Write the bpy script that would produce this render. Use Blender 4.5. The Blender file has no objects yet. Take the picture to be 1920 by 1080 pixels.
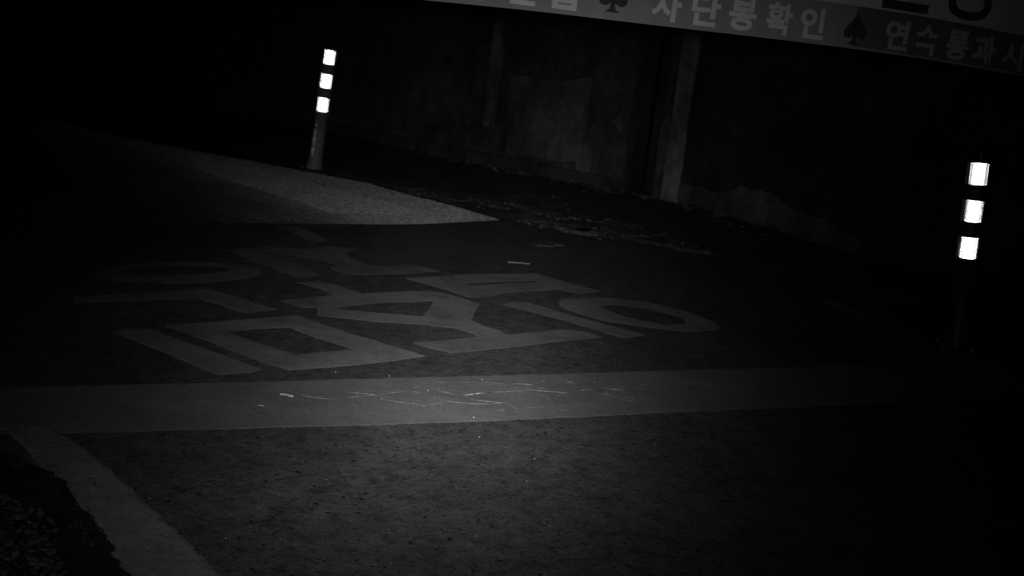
import bpy, bmesh, math, random, json
from mathutils import Vector, Matrix, noise
from mathutils.geometry import tessellate_polygon
SC = bpy.context.scene
COL = SC.collection
R = math.radians

# ------------------------------------------------------------------ camera
PITCH, ROLL, CAM_H = R(12.0), R(7.0), 1.0
fwd = Vector((0, math.cos(PITCH), -math.sin(PITCH)))
r0 = Vector((1, 0, 0)); u0 = Vector((0, math.sin(PITCH), math.cos(PITCH)))
cr = r0*math.cos(ROLL) + u0*math.sin(ROLL)
cu = -r0*math.sin(ROLL) + u0*math.cos(ROLL)
cam_rot = Matrix((cr, cu, -fwd)).transposed()
cd = bpy.data.cameras.new('camera'); cd.lens = 36*2200/1920; cd.clip_end = 500; cd.clip_start = .05
cd.dof.use_dof = True; cd.dof.focus_distance = 3.0; cd.dof.aperture_fstop = 7.1
cam = bpy.data.objects.new('camera', cd); COL.objects.link(cam); SC.camera = cam
cam.matrix_world = Matrix.Translation((0, 0, CAM_H)) @ cam_rot.to_4x4()

# ------------------------------------------------------------------ night sky
w = bpy.data.worlds.new('World'); SC.world = w; w.use_nodes = True
nt = w.node_tree; bg = nt.nodes['Background']
sky = nt.nodes.new('ShaderNodeTexSky'); sky.sky_type = 'NISHITA'; sky.sun_disc = False
sky.sun_elevation = R(-6); sky.sun_rotation = R(200)
bw = nt.nodes.new('ShaderNodeRGBToBW')
nt.links.new(sky.outputs[0], bw.inputs[0]); nt.links.new(bw.outputs[0], bg.inputs['Color'])
bg.inputs['Strength'].default_value = 0.004

# ------------------------------------------------------------------ the infra-red lamp beside the lens
ld = bpy.data.lights.new('infrared_lamp', 'SPOT'); ld.energy = 525.0
ld.spot_size = R(150); ld.spot_blend = .3; ld.shadow_soft_size = .03
lamp = bpy.data.objects.new('infrared_lamp', ld); COL.objects.link(lamp)
ax = (fwd*2200 + cr*(875-960) + cu*(540-556)).normalized()
lx = cr.copy(); lx = (lx - ax*lx.dot(ax)).normalized(); lyv = (-ax).cross(lx); lx = lx*math.cos(0.533) + lyv*math.sin(0.533); lyv = (-ax).cross(lx)
lamp.matrix_world = Matrix.Translation(Vector((0, 0, CAM_H)) + cu*.03 + cr*.012) @ Matrix((lx, lyv, -ax)).transposed().to_4x4()
ld.use_nodes = True
n = ld.node_tree; em = n.nodes['Emission']
tc = n.nodes.new('ShaderNodeTexCoord'); sp = n.nodes.new('ShaderNodeSeparateXYZ'); n.links.new(tc.outputs['Normal'], sp.inputs[0])
def mth(t, op, a, b=None):
    m = t.nodes.new('ShaderNodeMath'); m.operation = op
    for i, v in enumerate((a, b)):
        if v is None: continue
        if isinstance(v, (int, float)): m.inputs[i].default_value = v
        else: t.links.new(v, m.inputs[i])
    return m.outputs[0]
qx = mth(n, 'POWER', mth(n, 'ABSOLUTE', mth(n, 'DIVIDE', mth(n, 'DIVIDE', sp.outputs[0], sp.outputs[2]), 623.0/2200)), 2.0)
qy = mth(n, 'POWER', mth(n, 'ABSOLUTE', mth(n, 'DIVIDE', mth(n, 'DIVIDE', sp.outputs[1], sp.outputs[2]), 478.0/2200)), 2.0)
fall = mth(n, 'POWER', mth(n, 'ADD', mth(n, 'ADD', qx, qy), 1.0), -2.933)
# a brighter core added within the lamp's beam, towards the near asphalt
cb, sb = math.cos(0.533), math.sin(0.533); hx, hy = 915-875, 556-850
px = mth(n, 'MULTIPLY', mth(n, 'DIVIDE', sp.outputs[0], sp.outputs[2]), -2200.0); py = mth(n, 'MULTIPLY', mth(n, 'DIVIDE', sp.outputs[1], sp.outputs[2]), -2200.0)
ex = mth(n, 'SUBTRACT', mth(n, 'SUBTRACT', mth(n, 'MULTIPLY', px, cb), mth(n, 'MULTIPLY', py, sb)), float(hx))
ey = mth(n, 'SUBTRACT', mth(n, 'ADD', mth(n, 'MULTIPLY', px, sb), mth(n, 'MULTIPLY', py, cb)), float(hy))
core = mth(n, 'EXPONENT', mth(n, 'MULTIPLY', mth(n, 'ADD', mth(n, 'POWER', mth(n, 'ABSOLUTE', mth(n, 'DIVIDE', ex, 310.0)), 2.0), mth(n, 'POWER', mth(n, 'ABSOLUTE', mth(n, 'DIVIDE', ey, 310.0*.6)), 2.0)), -1.0))
fall = mth(n, 'MULTIPLY', fall, mth(n, 'ADD', mth(n, 'MULTIPLY', core, 1.6), 1.0))
n.links.new(fall, em.inputs['Strength'])

vs = SC.view_settings; vs.view_transform = 'Standard'; vs.look = 'None'; vs.exposure = 0; vs.gamma = 1; vs.use_curve_mapping = False

# ------------------------------------------------------------------ helpers
def tag(o, label=None, cat=None, group=None, kind=None):
    if label: o['label'] = label
    if cat: o['category'] = cat
    if group: o['group'] = group
    if kind: o['kind'] = kind
    return o
def empty(name, loc=(0, 0, 0), **k):
    o = bpy.data.objects.new(name, None); o.empty_display_size = .1; COL.objects.link(o); o.location = loc
    return tag(o, **k)
def obj(name, me, mat=None, parent=None, loc=None, **k):
    if isinstance(me, bmesh.types.BMesh):
        m = bpy.data.meshes.new(name); me.normal_update(); me.to_mesh(m); me.free(); me = m
    o = bpy.data.objects.new(name, me); COL.objects.link(o)
    if mat and not me.materials: me.materials.append(mat)
    if parent: o.parent = parent
    if loc is not None: o.location = loc
    return tag(o, **k)
def smooth(o, ang=40):
    for p in o.data.polygons: p.use_smooth = True
    try: o.data.set_sharp_from_angle(angle=R(ang))
    except Exception: pass
    return o
def mat(name, build, rough=.9, spec=.3):
    m = bpy.data.materials.new(name); m.use_nodes = True; t = m.node_tree
    b = t.nodes['Principled BSDF']; b.inputs['Roughness'].default_value = rough
    b.inputs['Specular IOR Level'].default_value = spec
    build(t, b); return m
def grey(v): return (v, v, v, 1)
def tex(t, kind='Noise', scale=5, detail=6, rough=.6, vec=None, **k):
    x = t.nodes.new('ShaderNodeTex' + kind); x.inputs['Scale'].default_value = scale
    if 'Detail' in x.inputs: x.inputs['Detail'].default_value = detail
    if 'Roughness' in x.inputs: x.inputs['Roughness'].default_value = rough
    for a, b in k.items(): setattr(x, a, b)
    if vec is not None: t.links.new(vec, x.inputs['Vector'])
    return x
def ramp(t, src, stops):
    r = t.nodes.new('ShaderNodeValToRGB'); e = r.color_ramp.elements
    e[0].position, e[0].color = stops[0][0], grey(stops[0][1]); e[1].position, e[1].color = stops[-1][0], grey(stops[-1][1])
    for p, v in stops[1:-1]: e.new(p).color = grey(v)
    t.links.new(src, r.inputs[0]); return r.outputs[0]
def mix(t, a, b, f=1.0, mode='MULTIPLY'):
    m = t.nodes.new('ShaderNodeMix'); m.data_type = 'RGBA'; m.blend_type = mode
    for i, v in ((0, f), (6, a), (7, b)):
        if isinstance(v, (int, float)): m.inputs[i].default_value = v if i == 0 else grey(v)
        else: t.links.new(v, m.inputs[i])
    return m.outputs[2]
def pos(t, scale=(1, 1, 1)):
    c = t.nodes.new('ShaderNodeNewGeometry'); m = t.nodes.new('ShaderNodeMapping'); m.inputs['Scale'].default_value = scale
    t.links.new(c.outputs['Position'], m.inputs['Vector']); return m.outputs[0]
def bump(t, b, h, strength=.5, dist=.004):
    n_ = t.nodes.new('ShaderNodeBump'); n_.inputs['Strength'].default_value = strength; n_.inputs['Distance'].default_value = dist
    t.links.new(h, n_.inputs['Height']); t.links.new(n_.outputs[0], b.inputs['Normal'])

# ------------------------------------------------------------------ materials (all greys: an infra-red camera sees no colour)
def asphalt_nodes(t, b):
    p = pos(t)
    ag = tex(t, 'Voronoi', 150, vec=p); fine = tex(t, 'Noise', 260, 3, .7, p); big = tex(t, 'Noise', 1.7, 5, .6, p); mid = tex(t, 'Noise', 16, 6, .7, p)
    pit = tex(t, 'Noise', 55, 2, .5, p)
    c = mix(t, ramp(t, ag.outputs['Color'], [(.1, .0135), (.6, .0225), (.95, .050)]), ramp(t, big.outputs[0], [(.3, .72), (.7, 1.15)]))
    c = mix(t, c, ramp(t, mid.outputs[0], [(.3, .55), (.5, 1.0), (.72, 1.4)]))
    c = mix(t, c, ramp(t, pit.outputs[0], [(.30, .12), (.37, 1.0)]))
    c = mix(t, c, ramp(t, fine.outputs[0], [(.3, .42), (.7, 1.62)]))
    co = tex(t, 'Voronoi', 62, vec=p); c = mix(t, c, ramp(t, co.outputs['Color'], [(.05, .5), (.3, 1.0), (.8, 1.05), (.97, 1.9)]))
    pk = tex(t, 'Voronoi', 38, vec=p, feature='F1'); c = mix(t, c, ramp(t, pk.outputs['Distance'], [(.10, 3.2), (.17, 1.0)])); p2 = tex(t, 'Noise', 21, 3, .55, pos(t, (1, 1.5, 1))); c = mix(t, c, ramp(t, p2.outputs[0], [(.25, .25), (.31, 1.0)]))
    sc = tex(t, 'Noise', 7, 3, .5, pos(t, (1, 1.7, 1))); c = mix(t, c, ramp(t, sc.outputs[0], [(.24, .35), (.32, 1.0)]))
    tk = tex(t, 'Noise', 1.1, 4, .6, pos(t, (2.2, .35, 1))); c = mix(t, c, ramp(t, tk.outputs[0], [(.35, .82), (.62, 1.12)]))
    t.links.new(c, b.inputs['Base Color'])
    h = mix(t, ag.outputs['Distance'], pit.outputs[0], .5, 'MIX'); h = mix(t, h, co.outputs['Distance'], .35, 'MIX'); bump(t, b, h, .6, .0045)
M_asphalt = mat('asphalt', asphalt_nodes, .85, .25)
def paint(base, lo, hi, wear=.42, cracked=False, beads=0, beam_fade=None, worn=.30):
    def f(t, b):
        p = pos(t)
        blot = tex(t, 'Noise', 3.1, 6, .65, p); fine = tex(t, 'Noise', 170, 4, .7, p); chip = tex(t, 'Noise', 23, 7, .75, p); str_ = tex(t, 'Noise', 9, 5, .7, pos(t, (1, 4, 1)))
        c = mix(t, base, ramp(t, blot.outputs[0], [(.3, lo), (.7, hi)]))
        c = mix(t, c, ramp(t, fine.outputs[0], [(.3, .86), (.7, 1.12)]))
        c = mix(t, c, ramp(t, str_.outputs[0], [(.35, .88), (.65, 1.1)]))
        c = mix(t, c, ramp(t, chip.outputs[0], [(wear-.12, .25), (wear-.07, .8), (wear, 1.0)]))
        # worn through to the aggregate in specks and in wandering patches
        gr = tex(t, 'Noise', 95, 3, .6, p); c = mix(t, c, ramp(t, gr.outputs[0], [(.28, .25), (.38, .92), (.62, 1.0), (.74, 1.5)]))
        pt = tex(t, 'Noise', 5.3, 9, .82, p); c = mix(t, c, ramp(t, pt.outputs[0], [(worn, .42), (worn+.08, .85), (worn+.2, 1.0), (.72, 1.22)]))
        if beam_fade:        # lamp fall-off put into the colour beyond a line: distance from it in metres, wandering
            (qx_, qy_), (nx_, ny_) = beam_fade; s3 = t.nodes.new('ShaderNodeSeparateXYZ'); t.links.new(p, s3.inputs[0])
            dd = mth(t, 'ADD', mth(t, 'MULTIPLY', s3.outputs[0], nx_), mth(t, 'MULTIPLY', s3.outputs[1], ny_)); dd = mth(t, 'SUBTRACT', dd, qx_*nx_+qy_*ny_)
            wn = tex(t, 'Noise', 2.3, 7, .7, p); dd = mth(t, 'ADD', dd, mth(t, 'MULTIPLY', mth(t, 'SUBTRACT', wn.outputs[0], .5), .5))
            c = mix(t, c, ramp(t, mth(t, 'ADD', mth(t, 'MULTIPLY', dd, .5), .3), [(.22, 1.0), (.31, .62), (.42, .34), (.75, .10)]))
        if cracked:
            v = tex(t, 'Voronoi', 7, vec=None, feature='DISTANCE_TO_EDGE')
            d = t.nodes.new('ShaderNodeVectorMath'); d.operation = 'MULTIPLY_ADD'; nn = tex(t, 'Noise', 6, 4, .6, p)
            t.links.new(nn.outputs['Color'], d.inputs[0]); d.inputs[1].default_value = (.22, .22, 0); t.links.new(p, d.inputs[2]); t.links.new(d.outputs[0], v.inputs['Vector'])
            c = mix(t, c, ramp(t, v.outputs['Distance'], [(.0, .82), (.012, 1.0)]))
        t.links.new(c, b.inputs['Base Color'])
        if beads:      # drop-on glass beads: little domes that turn some of the surface towards a grazing light
            bd = tex(t, 'Voronoi', 330, vec=p, feature='SMOOTH_F1'); bump(t, b, mth(t, 'MULTIPLY', bd.outputs['Distance'], -1.0), 1.0, beads)
        else: bump(t, b, fine.outputs[0], .4, .002)
    return f
M_stop = mat('worn_line_paint', paint(.180, .85, 1.15, .36, True, worn=.27), .7)
M_letter = mat('faded_letter_paint', paint(.235, .68, 1.25, .42, worn=.35), .75); M_letter_far = mat('rubbed_letter_paint', paint(.205, .6, 1.25, .44, worn=.36), .8)
M_edge = mat('edge_paint', paint(.25, .7, 1.15, .46, worn=.33), .8)
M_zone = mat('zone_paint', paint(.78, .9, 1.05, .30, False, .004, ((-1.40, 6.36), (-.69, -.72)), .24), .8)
M_zone_l = mat('fresh_zone_paint', paint(.90, .95, 1.04, .30, False, .004, None, .2), .8)
M_zone_h = mat('half_dimmed_zone_paint', paint(.36, .8, 1.15, .42, False, .003), .8); M_zone_d = mat('dimmed_zone_paint', paint(.17, .8, 1.15, .42, False, .003), .8)  # darker zone tones with the beam's fade put into the colour
def simple(v, sc=30, amp=.3, bs=.4, bd=.003, big=1.3):
    def f(t, b):
        p = pos(t); a = tex(t, 'Noise', sc, 7, .7, p); g_ = tex(t, 'Noise', big, 6, .65, p)
        c = mix(t, v, ramp(t, a.outputs[0], [(.3, 1-amp), (.7, 1+amp)])); c = mix(t, c, ramp(t, g_.outputs[0], [(.32, 1-amp*1.4), (.68, 1+amp)]))
        t.links.new(c, b.inputs['Base Color']); bump(t, b, a.outputs[0], bs, bd)
    return f
def wall_nodes(v):
    def f(t, b):
        p = pos(t); a = tex(t, 'Noise', 1.6, 8, .7, p); s_ = tex(t, 'Noise', 5, 6, .7, pos(t, (3, 3, .35))); m_ = tex(t, 'Noise', 7, 7, .75, p)
        c = mix(t, v, ramp(t, a.outputs[0], [(.36, .35), (.48, .8), (.66, 1.5)]))
        c = mix(t, c, ramp(t, s_.outputs[0], [(.35, .8), (.6, 1.12)])); c = mix(t, c, ramp(t, m_.outputs[0], [(.35, .6), (.65, 1.3)]))
        t.links.new(c, b.inputs['Base Color']); bump(t, b, m_.outputs[0], .6, .02)
    return f
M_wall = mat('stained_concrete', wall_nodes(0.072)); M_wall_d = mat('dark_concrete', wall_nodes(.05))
M_plaster_lit = mat('pale_render_and_lit', wall_nodes(0.072*1.75)); M_pillar = mat('pillar_concrete', wall_nodes(0.072*3.1))
M_apron = mat('apron_concrete', simple(.085, 12, .4, .7, .01))
M_soil = mat('wet_soil', simple(.016, 25, .7, 1, .02, 6)); M_peb = mat('pebble_stone', simple(.075, 60, .5, .5, .003, 12))
M_leaf = mat('dead_leaf', simple(.10, 80, .5, .3, .001, 9)); M_ground = mat('far_ground', simple(.04, 3, .4))
M_debris = mat('pale_grit', simple(.105, 20, .5, .6, .004, 7))
M_pole = mat('rubber_pole', simple(.035, 60, .15, .15, .001), .5, .5)
M_pole_l = mat('haloed_rubber_pole', simple(.16, 60, .25, .15, .001), .6, .5)  # paler than the near pole: the bands' halo put into its colour
M_crack = mat('crack_edge', simple(.26, 200, .7, .3, .001, 25), .6); M_crack_f = mat('fine_crack_edge', simple(.17, 200, .7, .3, .001, 25), .7)  # crack_edge is pale: highlights along the cracks put into the colour
M_glint = mat('glint_white', simple(.8, 60, .1, 0, .001), .3, .5)
M_chip = mat('pale_scrap', simple(.30, 60, .3, .2, .001), .6)
M_steel = mat('steel', simple(.35, 60, .15, 0, .001), .35); M_steel.node_tree.nodes['Principled BSDF'].inputs['Metallic'].default_value = 1
M_retro = mat('prismatic_reflector', lambda t, b: None, 0.085); b_ = M_retro.node_tree.nodes['Principled BSDF']
b_.inputs['Metallic'].default_value = 1; b_.inputs['Base Color'].default_value = grey(.95)
def cloth(v, amp=.1):
    def f(t, b):
        p = pos(t); a = tex(t, 'Noise', 3.5, 5, .6, p); we = tex(t, 'Noise', 300, 2, .5, p); st = tex(t, 'Noise', 6, 4, .6, pos(t, (4, 4, .5)))
        c = mix(t, v, ramp(t, a.outputs[0], [(.3, 1-amp), (.7, 1+amp)])); c = mix(t, c, ramp(t, st.outputs[0], [(.3, 1-amp*.8), (.7, 1+amp*.8)]))
        t.links.new(c, b.inputs['Base Color']); bump(t, b, we.outputs[0], .2, .0008)
    return f
M_cloth = mat('banner_cloth', cloth(.39)); M_strip = mat('banner_band_ink', cloth(.185)); M_strip_d = mat('banner_dark_band_ink', cloth(.088)); M_white = mat('banner_white_ink', cloth(0.43, .06)); M_pale = mat('banner_pale_ink', cloth(.30, .06)); M_black = mat('banner_black_ink', cloth(.03))

# ------------------------------------------------------------------ shape builders
def densify(ring, step):
    out = []
    for i, a in enumerate(ring):
        b = ring[(i+1) % len(ring)]; L = math.dist(a, b); k = max(1, min(400, int(L/step)))
        for j in range(k): out.append((a[0]+(b[0]-a[0])*j/k, a[1]+(b[1]-a[1])*j/k))
    return out
def ragged(ring, step, amp, seed, freq=18.):
    out = []
    for x, y in densify(ring, step):
        v = noise.noise_vector(Vector((x*freq, y*freq, seed))); w2 = noise.noise_vector(Vector((x*freq*4, y*freq*4, seed+9))); w3 = noise.noise_vector(Vector((x*freq*13, y*freq*13, seed+19)))
        out.append((x + amp*(v.x+.6*w2.x+.35*w3.x), y + amp*(v.y+.6*w2.y+.35*w3.y)))
    return out
def sheet(name, rings, z0, z1, m, parent=None, step=.03, amp=.003, seed=1., slope=4., **k):
    """a thin sheet lying on the ground: outline (and holes) with an edge of real thickness"""
    rings = [ragged(r, step, amp, seed+i) for i, r in enumerate(rings)]
    polys = [[Vector((x, y, 0)) for x, y in r] for r in rings]
    flat = [p for r in polys for p in r]
    tris = tessellate_polygon(polys)
    bm = bmesh.new(); top = [bm.verts.new((p.x, p.y, z1)) for p in flat]; bot = []
    for r in polys:          # the edge runs out thin instead of standing upright
        ar = sum(r[i].x*r[(i+1) % len(r)].y - r[(i+1) % len(r)].x*r[i].y for i in range(len(r))); sg = (1 if ar > 0 else -1)*(1 if r is polys[0] else -1)
        for i, p in enumerate(r):
            d = r[(i+1) % len(r)]-r[i-1]; nn_ = Vector((d.y, -d.x, 0)).normalized()*sg*(z1-z0)*slope
            bot.append(bm.verts.new((p.x+nn_.x, p.y+nn_.y, z0)))
    for a, b, c in tris:
        if (flat[b]-flat[a]).cross(flat[c]-flat[a]).z < 0: b, c = c, b
        try: bm.faces.new((top[a], top[b], top[c]))
        except ValueError: pass
    o = 0
    for r in polys:
        nn = len(r)
        for i in range(nn):
            a, b = o+i, o+(i+1) % nn
            try: bm.faces.new((top[a], bot[a], bot[b], top[b]))
            except ValueError: pass
        o += nn
    return obj(name, bm, m, parent, **k)
def box(bm, c, s, rot=None, bev=0):
    r = bmesh.ops.create_cube(bm, size=1); vsn = r['verts']
    for v in vsn: v.co = Vector((v.co.x*s[0], v.co.y*s[1], v.co.z*s[2]))
    if bev:
        es = list({e for v in vsn for e in v.link_edges}); rr = bmesh.ops.bevel(bm, geom=es, offset=bev, segments=2, affect='EDGES'); vsn = list({v for f in rr['faces'] for v in f.verts} | {v for v in vsn if v.is_valid})
    for v in vsn:
        if rot is not None: v.co = rot @ v.co
        v.co += Vector(c)
def lathe(prof, seg=40):
    bm = bmesh.new(); rings = []
    for r, z in prof: rings.append([bm.verts.new((r*math.cos(2*math.pi*i/seg), r*math.sin(2*math.pi*i/seg), z)) for i in range(seg)])
    for a, b in zip(rings, rings[1:]):
        for i in range(seg): bm.faces.new((a[i], a[(i+1) % seg], b[(i+1) % seg], b[i]))
    bm.faces.new(rings[-1]); bm.faces.new(rings[0][::-1]); return bm

# ------------------------------------------------------------------ surveyed outlines, metres on the ground (x, y) or along a wall (s, z)
STOP = [[-1.5046,2.6372],[-1.2345,2.7728],[-0.8893,2.9472],[-0.5703,3.1137],[-0.2163,3.304],[0.0975,3.4692],[0.5343,3.7038],[1.0306,3.9704],[1.4775,4.2062],[2.4001,4.7029],[2.1432,4.1478],[1.3223,3.6989],[0.9252,3.4833],[0.5709,3.3008],[0.2497,3.1258],[-0.0414,2.9718],[-0.3715,2.811],[-0.6719,2.6728],[-0.8377,2.5911],[-0.997,2.5202],[-1.3487,2.3646]]
LETTERS = {"a":[[[-1.1683,3.38],[-1.1343,3.4304],[-1.0853,3.4552],[-0.9599,3.3666],[-0.8055,3.2688],[-0.6805,3.1888],[-0.7048,3.1453],[-0.7695,3.0955],[-0.8481,3.147],[-0.988,3.2546]]],"b":[[[-1.0498,3.5145],[-0.8928,3.6601],[-0.7097,3.8323],[-0.4971,3.6812],[-0.2454,3.5344],[-0.3285,3.4464],[-0.4705,3.3166],[-0.6056,3.2166],[-0.6769,3.2523],[-0.8314,3.3656]],[[-0.8731,3.5281],[-0.7939,3.6099],[-0.6993,3.6723],[-0.5846,3.5894],[-0.4574,3.5053],[-0.5405,3.4409],[-0.6171,3.3681],[-0.7359,3.4366]]],"c":[[[-1.4201,3.7219],[-1.2597,3.8727],[-1.0708,4.0539],[-0.937,3.971],[-0.7936,3.883],[-0.8768,3.7902],[-0.9704,3.8514],[-1.0679,3.9054],[-1.2287,3.7811],[-1.3918,3.6497]]],"d":[[[-0.9774,4.4332],[-0.9739,4.4019],[-0.9772,4.3672],[-0.9872,4.3301],[-1.0033,4.2916],[-1.0251,4.2527],[-1.0519,4.2144],[-1.0828,4.1776],[-1.1171,4.143],[-1.1539,4.1116],[-1.1924,4.0838],[-1.2316,4.0602],[-1.2706,4.0413],[-1.3088,4.0274],[-1.3452,4.0188],[-1.3791,4.0155],[-1.4099,4.0177],[-1.4368,4.0254],[-1.4594,4.0383],[-1.477,4.0562],[-1.4892,4.0789],[-1.4958,4.106],[-1.4963,4.1368],[-1.4908,4.1708],[-1.4791,4.2073],[-1.4615,4.2454],[-1.4381,4.2842],[-1.4095,4.3229],[-1.3761,4.3603],[-1.3389,4.3956],[-1.2987,4.4275],[-1.2565,4.4553],[-1.2135,4.4781],[-1.171,4.4951],[-1.1301,4.5058],[-1.092,4.5099],[-1.0578,4.5071],[-1.0286,4.4977],[-1.0051,4.4818],[-0.9879,4.4601]],[[-1.0796,4.4178],[-1.0785,4.4031],[-1.0819,4.3854],[-1.0899,4.3652],[-1.102,4.343],[-1.1179,4.3194],[-1.1372,4.2951],[-1.1594,4.2707],[-1.1838,4.2468],[-1.2098,4.2239],[-1.2368,4.2026],[-1.2641,4.1833],[-1.2911,4.1665],[-1.3172,4.1525],[-1.3418,4.1416],[-1.3644,4.134],[-1.3844,4.13],[-1.4015,4.1294],[-1.4153,4.1325],[-1.4254,4.1391],[-1.4316,4.149],[-1.4337,4.1621],[-1.4317,4.1782],[-1.4255,4.1968],[-1.4153,4.2176],[-1.4012,4.2401],[-1.3836,4.2638],[-1.3627,4.2881],[-1.339,4.3125],[-1.3132,4.3363],[-1.2858,4.359],[-1.2575,4.3798],[-1.229,4.3983],[-1.2011,4.4139],[-1.1746,4.4262],[-1.1501,4.4348],[-1.1284,4.4395],[-1.1101,4.4401],[-1.0956,4.4366],[-1.0854,4.4291]]],"e":[[[-1.1848,4.7539],[-1.1309,4.8688],[-0.9522,4.7277],[-0.757,4.5121],[-0.8262,4.4266],[-1.0071,4.5854]]],"f":[[[-1.1104,4.8313],[-1.0677,4.94],[-0.902,4.977],[-0.8303,5.1223],[-0.7003,5.1316],[-0.7443,5.0074],[-0.7027,4.8949],[-0.5926,4.7972],[-0.4508,4.9133],[-0.3968,4.9241],[-0.316,4.8683],[-0.4435,4.7303],[-0.5526,4.6396],[-0.6396,4.5854],[-0.7137,4.6161],[-0.7363,4.6581],[-0.7274,4.7333],[-0.8125,4.8091],[-0.9049,4.8209]]],"g":[[[-1.1319,5.4356],[-1.0653,5.5043],[-0.8642,5.2837],[-0.9012,5.1555]]],"h":[[[-0.8057,4.3266],[-0.7415,4.3958],[-0.6455,4.353],[-0.5515,4.2726],[-0.4804,4.3424],[-0.3317,4.4485],[-0.2656,4.4572],[-0.206,4.4135],[-0.1197,4.349],[-0.1304,4.2172],[-0.1378,4.0779],[-0.088,4.0071],[-0.0375,3.9705],[0.0051,3.9235],[0.0935,3.9978],[0.2028,4.0997],[0.286,4.102],[0.3359,4.0568],[0.2342,3.969],[0.1458,3.8893],[-0.0228,3.731],[-0.1672,3.6095],[-0.2326,3.6314],[-0.2903,3.6713],[-0.189,3.7552],[-0.0877,3.8553],[-0.1265,3.8953],[-0.1716,3.9334],[-0.2601,3.9267],[-0.4566,3.8873],[-0.6419,3.8763],[-0.6613,3.9799],[-0.4736,4.0068],[-0.2951,4.0361],[-0.2846,4.1684],[-0.2773,4.3071],[-0.4939,4.1498],[-0.6095,4.0166],[-0.7153,3.9587],[-0.8052,4.0107],[-0.728,4.0983],[-0.6417,4.202],[-0.7125,4.2742]]],"i":[[[-0.4287,4.6396],[-0.1972,4.8615],[0.0924,5.0663],[0.2252,4.9602],[0.3755,4.8608],[0.2793,4.7624],[0.1995,4.7901],[-0.0234,4.6077],[-0.0971,4.4756],[-0.162,4.4386],[-0.272,4.5338]],[[-0.2234,4.6566],[-0.0695,4.793],[0.0934,4.9144],[0.1164,4.8944],[-0.0242,4.7763],[-0.1515,4.6571]]],"j":[[[-0.0247,4.3831],[0.0169,4.4532],[0.0647,4.4704],[0.2296,4.34],[0.4984,4.1684],[0.4145,4.0878],[0.2213,4.2405]]],"k":[[[0.1956,4.5242],[0.2029,4.5867],[0.2297,4.6316],[0.392,4.7439],[0.5549,4.7541],[0.7073,4.67],[0.8135,4.5131],[0.8115,4.4418],[0.7869,4.3865],[0.6631,4.2992],[0.5156,4.2995],[0.3691,4.3175],[0.2617,4.3928],[0.2092,4.456]],[[0.3431,4.5482],[0.3798,4.5973],[0.4273,4.6333],[0.5615,4.6294],[0.6907,4.5301],[0.6937,4.4336],[0.5974,4.3668],[0.4515,4.4221]]]}
EDGE_LEFT = [[-1.2059,2.5162],[-1.0786,2.5435],[-1.012,2.5318],[-0.9803,2.5126],[-0.9283,2.4665],[-0.8732,2.4095],[-0.809,2.341],[-0.7508,2.2751],[-0.6831,2.1933],[-0.6191,2.124],[-0.5374,2.025],[-0.4674,1.9327],[-0.3275,1.7436],[-0.441,1.7158],[-0.6231,1.8902],[-0.6506,1.9301],[-0.6747,1.9665],[-0.6799,2.0034],[-0.7429,2.038],[-0.7488,2.1132],[-0.7847,2.1463],[-0.8216,2.1802],[-0.8543,2.2169],[-0.8907,2.2538],[-0.9322,2.3166],[-0.9816,2.3806],[-1.0401,2.4554],[-1.0871,2.5088],[-1.1972,2.4984]]
EDGE_RIGHT = [[1.418,5.3043],[1.4872,5.2643],[1.5961,5.0569],[1.6722,4.8426],[1.7389,4.6349],[1.9096,4.1979],[2.0594,3.7737],[2.0076,3.6669],[1.8601,4.0755],[1.6525,4.5022],[1.581,4.688],[1.4865,4.9987]]
ZONE = [[-0.129,6.4719],[-0.3954,6.7519],[-0.7061,7.0114],[-0.9716,7.2778],[-1.301,7.4247],[-1.763,7.6386],[-2.159,7.7939],[-2.714,8.052],[-4.0294,8.9078],[-5.6694,9.6103],[-2.5763,4.3672],[-1.9857,4.9272],[-1.6122,5.198],[-1.3279,5.4106],[-1.1537,5.5337],[-0.8791,5.7363],[-0.6842,5.8742],[-0.4834,6.0524]]
ZONE_LIGHT = [[-2.2365,7.6932],[-1.7157,7.3017],[-1.2087,6.9302],[-0.8835,6.6764],[-0.6778,6.504],[-0.5437,6.3687],[-0.7731,6.1161],[-0.9734,5.9671],[-1.1715,6.1935],[-1.5231,6.5161],[-1.9494,6.9469]]
ZONE_DARK = [[-4.1342,7.008],[-3.4641,7.667],[-2.8676,7.4945],[-2.4312,7.229],[-2.0852,6.9711],[-1.9241,6.8595],[-1.7214,6.6938],[-1.5042,6.4388],[-1.3831,6.3019],[-1.2987,6.121],[-1.2767,5.8422],[-1.1751,5.6891],[-1.1767,5.4655],[-1.3208,5.3835],[-1.6102,5.1917],[-1.9834,4.9215],[-2.5736,4.3627]]
ZONE_HALF = [[-1.5136,6.4772],[-1.4003,6.376],[-1.2785,6.2238],[-1.1195,6.0758],[-0.9748,5.9283],[-0.7835,5.9935],[-0.8948,5.8294],[-0.8475,5.7878],[-0.8778,5.7287],[-1.1474,5.5053],[-1.2367,5.4507],[-1.1851,5.7345],[-1.2767,5.8422],[-1.2987,6.121]]
APRON = [[-2.0777,10.5501],[-1.2982,9.8137],[-0.367,9.1856],[0.3757,8.6499],[1.0031,8.1955],[1.6741,7.2536],[2.0929,6.2177],[2.3931,5.3932],[2.426,5.0117],[1.8963,5.5751],[1.4809,6.0515],[0.9967,6.206],[0.6625,6.3378],[0.1945,6.4769],[-0.1441,6.7066],[-0.4083,6.9235],[-0.8073,7.3054],[-1.3497,7.685],[-1.807,8.1323]]
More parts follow.
